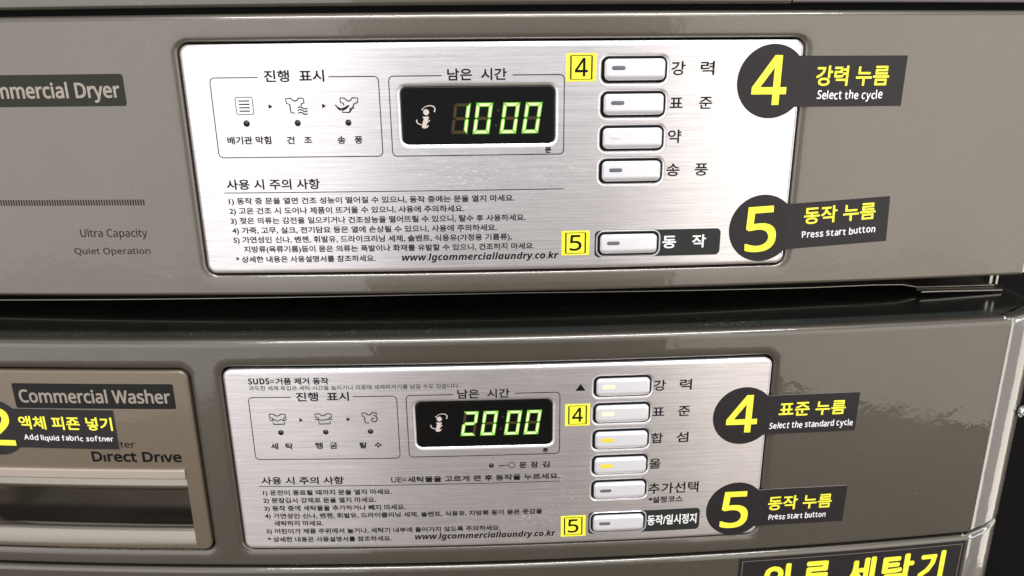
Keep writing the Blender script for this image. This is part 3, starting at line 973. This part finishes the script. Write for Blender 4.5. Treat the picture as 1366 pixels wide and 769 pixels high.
write(fancy('Dırect Drıve', 'r').replace('ı', 'ı'), -306.9, -238.7, -294.5, -286.0, drw, y=DY, ref=fancy('D', 'r'), bold=0.42, name='drawer_lettering')
write(fancy('ter', 'r'), -283.7, -272.5, -282.6, -277.8, drw, y=DY, ref=fancy('t', 'r'), bold=0.08, name='drawer_lettering')
# lint along the drawer's lower edge
rnd = random.Random(3)
mb = MB()
for i in range(420):
    x = rnd.uniform(-345, -232); z = -371.3 + rnd.gauss(0, 0.55); y = -0.2 + rnd.uniform(-0.2, 0.6); r = rnd.uniform(0.15, 0.5)
    a = rnd.uniform(0, 6.28)
    P4 = [(x + r * cos(a + q) * rnd.uniform(.6, 1.6), y + rnd.uniform(-.2, .2), z + r * sin(a + q) * 0.7) for q in (0, 2.1, 4.2)]
    T_ = (x, y - r, z)
    for q in range(3):
        mb.poly([P4[q], P4[(q + 1) % 3], T_])
    mb.poly(P4[::-1])
lint = mb.build('lint', M['lint'], washer, merge=False)
lint['kind'] = 'stuff'

# ==================================================================== STICKERS
def xform(cx, cz, deg):
    t = RAD(deg)
    def f(x, y, z):
        return (cx + x * cos(t) - z * sin(t), y, cz + x * sin(t) + z * cos(t))
    return f

def step_sticker(cx, cz, deg, digit, korean, english, kbox, ebox, dbox, label, seed, tag_x=91.6, tz=(16.0, -16.2), r=23.4, y=-1.1):
    """round spot with a tail, one sheet of vinyl"""
    root = thing('step_sticker', label, 'sticker', (cx, BOW * cx * cx - 1, cz), 'numbered step stickers on the machines')
    f = xform(cx, cz, deg)
    t1, t0 = tz
    a1 = math.asin(t1 / r); a0 = math.asin(t0 / r)
    out = []
    n = 40
    for i in range(n + 1):
        a = a1 + (2 * pi + a0 - a1) * i / n
        out.append((r * cos(a), r * sin(a)))
    out += [(tag_x, t0), (tag_x, t1)]
    mb = MB()
    mb.loft([(out, 0.26), (out, 0.0)]); mb.fill([out], 0.0)
    # where the sheet leaves the plate it sags slightly into the gap
    def g(x, yy, z):
        X, _, Z = f(x, yy, z)
        edge = X - 201.0 if cx > 0 else 1e3
        sag = 0.16 * math.exp(-((edge - 3.0) / 1.6) ** 2)
        ramp_ = 0.22 if edge < 0 else (0.22 + 0.55 * min(1, edge / 12.0))
        if cx < 0:
            ramp_ = 0.5; sag = 0
        return (X, y + yy + sag + ramp_, Z)
    # dense x slices near the fold so the sag shows
    bm = bmesh.new()
    vs_ = [bm.verts.new(p) for p in mb.v]
    for q in mb.f:
        try: bm.faces.new([vs_[i] for i in q])
        except ValueError: pass
    bmesh.ops.remove_doubles(bm, verts=bm.verts, dist=0.002)
    for c in [v * 1.0 for v in range(8, 45, 1)] + list(range(-20, 8, 6)) + list(range(48, 91, 6)):
        bmesh.ops.bisect_plane(bm, geom=list(bm.verts) + list(bm.edges) + list(bm.faces), plane_co=(c + 0.3, 0, 0), plane_no=(1, 0, 0), dist=0.0005)
    for v in bm.verts:
        v.co = warp(*g(*v.co))
    o_ = Vector((cx, BOW * cx * cx, cz))
    for v in bm.verts:
        v.co = (v.co - o_) * S
    me = bpy.data.meshes.new('vinyl_sheet'); bm.to_mesh(me); bm.free()
    me.materials.append(M['vinyl']); me.materials.append(M['cut_edge'])
    for p in me.polygons:
        p.use_smooth = True
        if abs(p.normal.y) < 0.5:
            p.material_index = 1
    me.set_sharp_from_angle(angle=RAD(30))
    link(bpy.data.objects.new('vinyl_sheet', me), root, o_)
    gg = lambda x, yy, z: g(x, yy, z)
    mbd = MB()
    put(mbd, fancy(digit, 'r'), dbox[0], dbox[1], dbox[2], dbox[3], -0.06, bold=0.6, ref=None, square=True)
    mbd.build('printed_number', M['yellow_ink'], root, merge=False, xf=gg)
    write(korean, kbox[0], kbox[1], kbox[2], kbox[3], root, y=-0.06, mat='yellow_ink', bold=0.25, xf=gg)
    handwrite(english, ebox[0], ebox[1], ebox[2], ebox[3], root, -0.06, 'white_ink', 0.13, gg, seed)
    return root

step_sticker(180.1, -26.1, -0.2, '4', '강력 누름', 'Select the cycle', (29.9, 80.4, -3.0, 9.8), (32.0, 78.0, -11.4, -5.9), (-13.2, 10.2, -14.8, 16.4),
             'dark sticker with yellow 4 and Select the cycle, at the dryer plate top corner', 1)
step_sticker(182.3, -123.6, 2.9, '5', '동작 누름', 'Press start button', (30.0, 82.0, 0.2, 12.2), (29.5, 83.5, -9.4, -4.6), (-11.9, 10.2, -16.6, 15.4),
             'dark sticker with yellow 5 on the dryer, beside the black start label', 2, tag_x=91.8, tz=(15.6, -16.4))
step_sticker(181.2, -266.3, -0.7, '4', '표준 누름', 'Select the standard cycle', (27.4, 80.0, -2.0, 9.9), (21.2, 88.2, -11.8, -6.7), (-12.9, 10.9, -13.8, 16.9),
             'dark sticker with yellow 4 and Select the standard cycle, on the washer', 3, tag_x=90.0, tz=(15.7, -16.3))
step_sticker(181.4, -346.1, -0.8, '5', '동작 누름', 'Press start button', (26.2, 78.6, -3.2, 9.4), (28.0, 75.6, -11.6, -6.6), (-11.5, 10.5, -17.0, 15.4),
             'dark sticker with yellow 5 at the bottom right corner of the washer plate', 4, tag_x=90.0, tz=(15.8, -16.4))
step_sticker(-376.5, -266.8, -0.5, '2', '액체 피죤 넣기', 'Add liquid fabric softner', (19.2, 90.0, -1.0, 9.8), (21.1, 89.7, -9.8, -5.6), (-11.0, 13.7, -15.0, 16.2),
             'dark sticker with yellow 2 and Add liquid fabric softner, on the detergent drawer', 5, tag_x=92.4, tz=(15.7, -16.3), r=23.0, y=-1.35)

def number_tab(x0, x1, z0, z1, digit, deg, label):
    cx, cz = (x0 + x1) / 2, (z0 + z1) / 2
    root = thing('number_tab', label, 'sticker', (cx, BOW * cx * cx - 1, cz), 'small yellow number tabs beside the buttons')
    w, h = (x1 - x0) / 2, (z1 - z0) / 2
    f0 = xform(cx, cz, deg)
    y = -0.95
    mb = MB()
    o_ = [(w, h), (-w, h), (-w, -h), (w, -h)]
    mb.loft([(o_, y + 0.14), (o_, y)]); mb.fill([o_], y)
    mb.build('paper', M['yellow'], root, xf=f0, slice_=20)
    mb = MB()
    bw, bh = w * 0.70, h * 0.84
    mb.stroke([(-bw, -bh), (-bw, bh)], 1.0, y - 0.06); mb.stroke([(bw, -bh), (bw, bh)], 1.0, y - 0.06)
    mb.stroke([(-bw, bh), (bw, bh)], 0.45, y - 0.055); mb.stroke([(-bw, -bh), (bw, -bh)], 0.45, y - 0.055)
    mb.build('printed_frame', M['ink'], root, xf=f0, merge=False)
    mb = MB()
    put(mb, fancy(digit, 'r'), -bw * 0.62, bw * 0.62, -bh * 0.76, bh * 0.80, y - 0.06, bold=0.2, ref=None)
    mb.build('printed_number', M['ink'], root, xf=f0, merge=False)
number_tab(44.8, 64.1, -24.8, -7.6, '4', 0.0, 'yellow tab reading 4 beside the top button of the dryer')
number_tab(42.9, 62.0, -139.3, -122.4, '5', 0.0, 'yellow tab reading 5 beside the start button of the dryer')
number_tab(46.7, 65.1, -268.9, -251.5, '4', 0.0, 'yellow tab reading 4 beside the second button of the washer')
number_tab(44.4, 63.6, -363.6, -345.4, '5', 0.3, 'yellow tab reading 5 beside the start button of the washer')

# big sign on the lower front
sign = thing('machine_sign', 'dark sign with large yellow Korean lettering and thin white border, below the washer', 'sign', (287, BOW * 287 * 287 - 1, -415))
mb = MB()
o_ = rr(188.9, -440, 383.6, -393.0, 0.6)
mb.loft([(o_, 0.3), (o_, -0.4)]); mb.fill([o_], -0.4)
mb.build('sign_board', M['vinyl'], sign, slice_=20)
mb = MB(); mb.stroke([(191.6, -437.6), (191.6, -395.4), (290, -395.4), (381.4, -395.4), (381.4, -437.6)], 0.01, -0.46)
mb = MB()
for a, b in (((191.4, -395.7), (290, -395.7)), ((290, -395.7), (381.0, -395.7)), ((191.7, -395.5), (191.7, -437)), ((380.7, -395.5), (380.7, -437)), ((191.4, -437), (380.9, -437))):
    mb.stroke([a, b], 0.36, -0.46)
mb.build('sign_border', M['letter_taupe'], sign, slice_=20, merge=False)
xs = [(209.5, 233), (243.5, 267), (280.5, 306), (312, 340), (344.5, 367.5)]
for ch, (xa, xb) in zip('의류세탁기', xs):
    write(ch, xa, xb, -430.5, -400.0, sign, y=-0.47, mat='yellow_ink', bold=1.1, ref=ch, name='sign_letter')
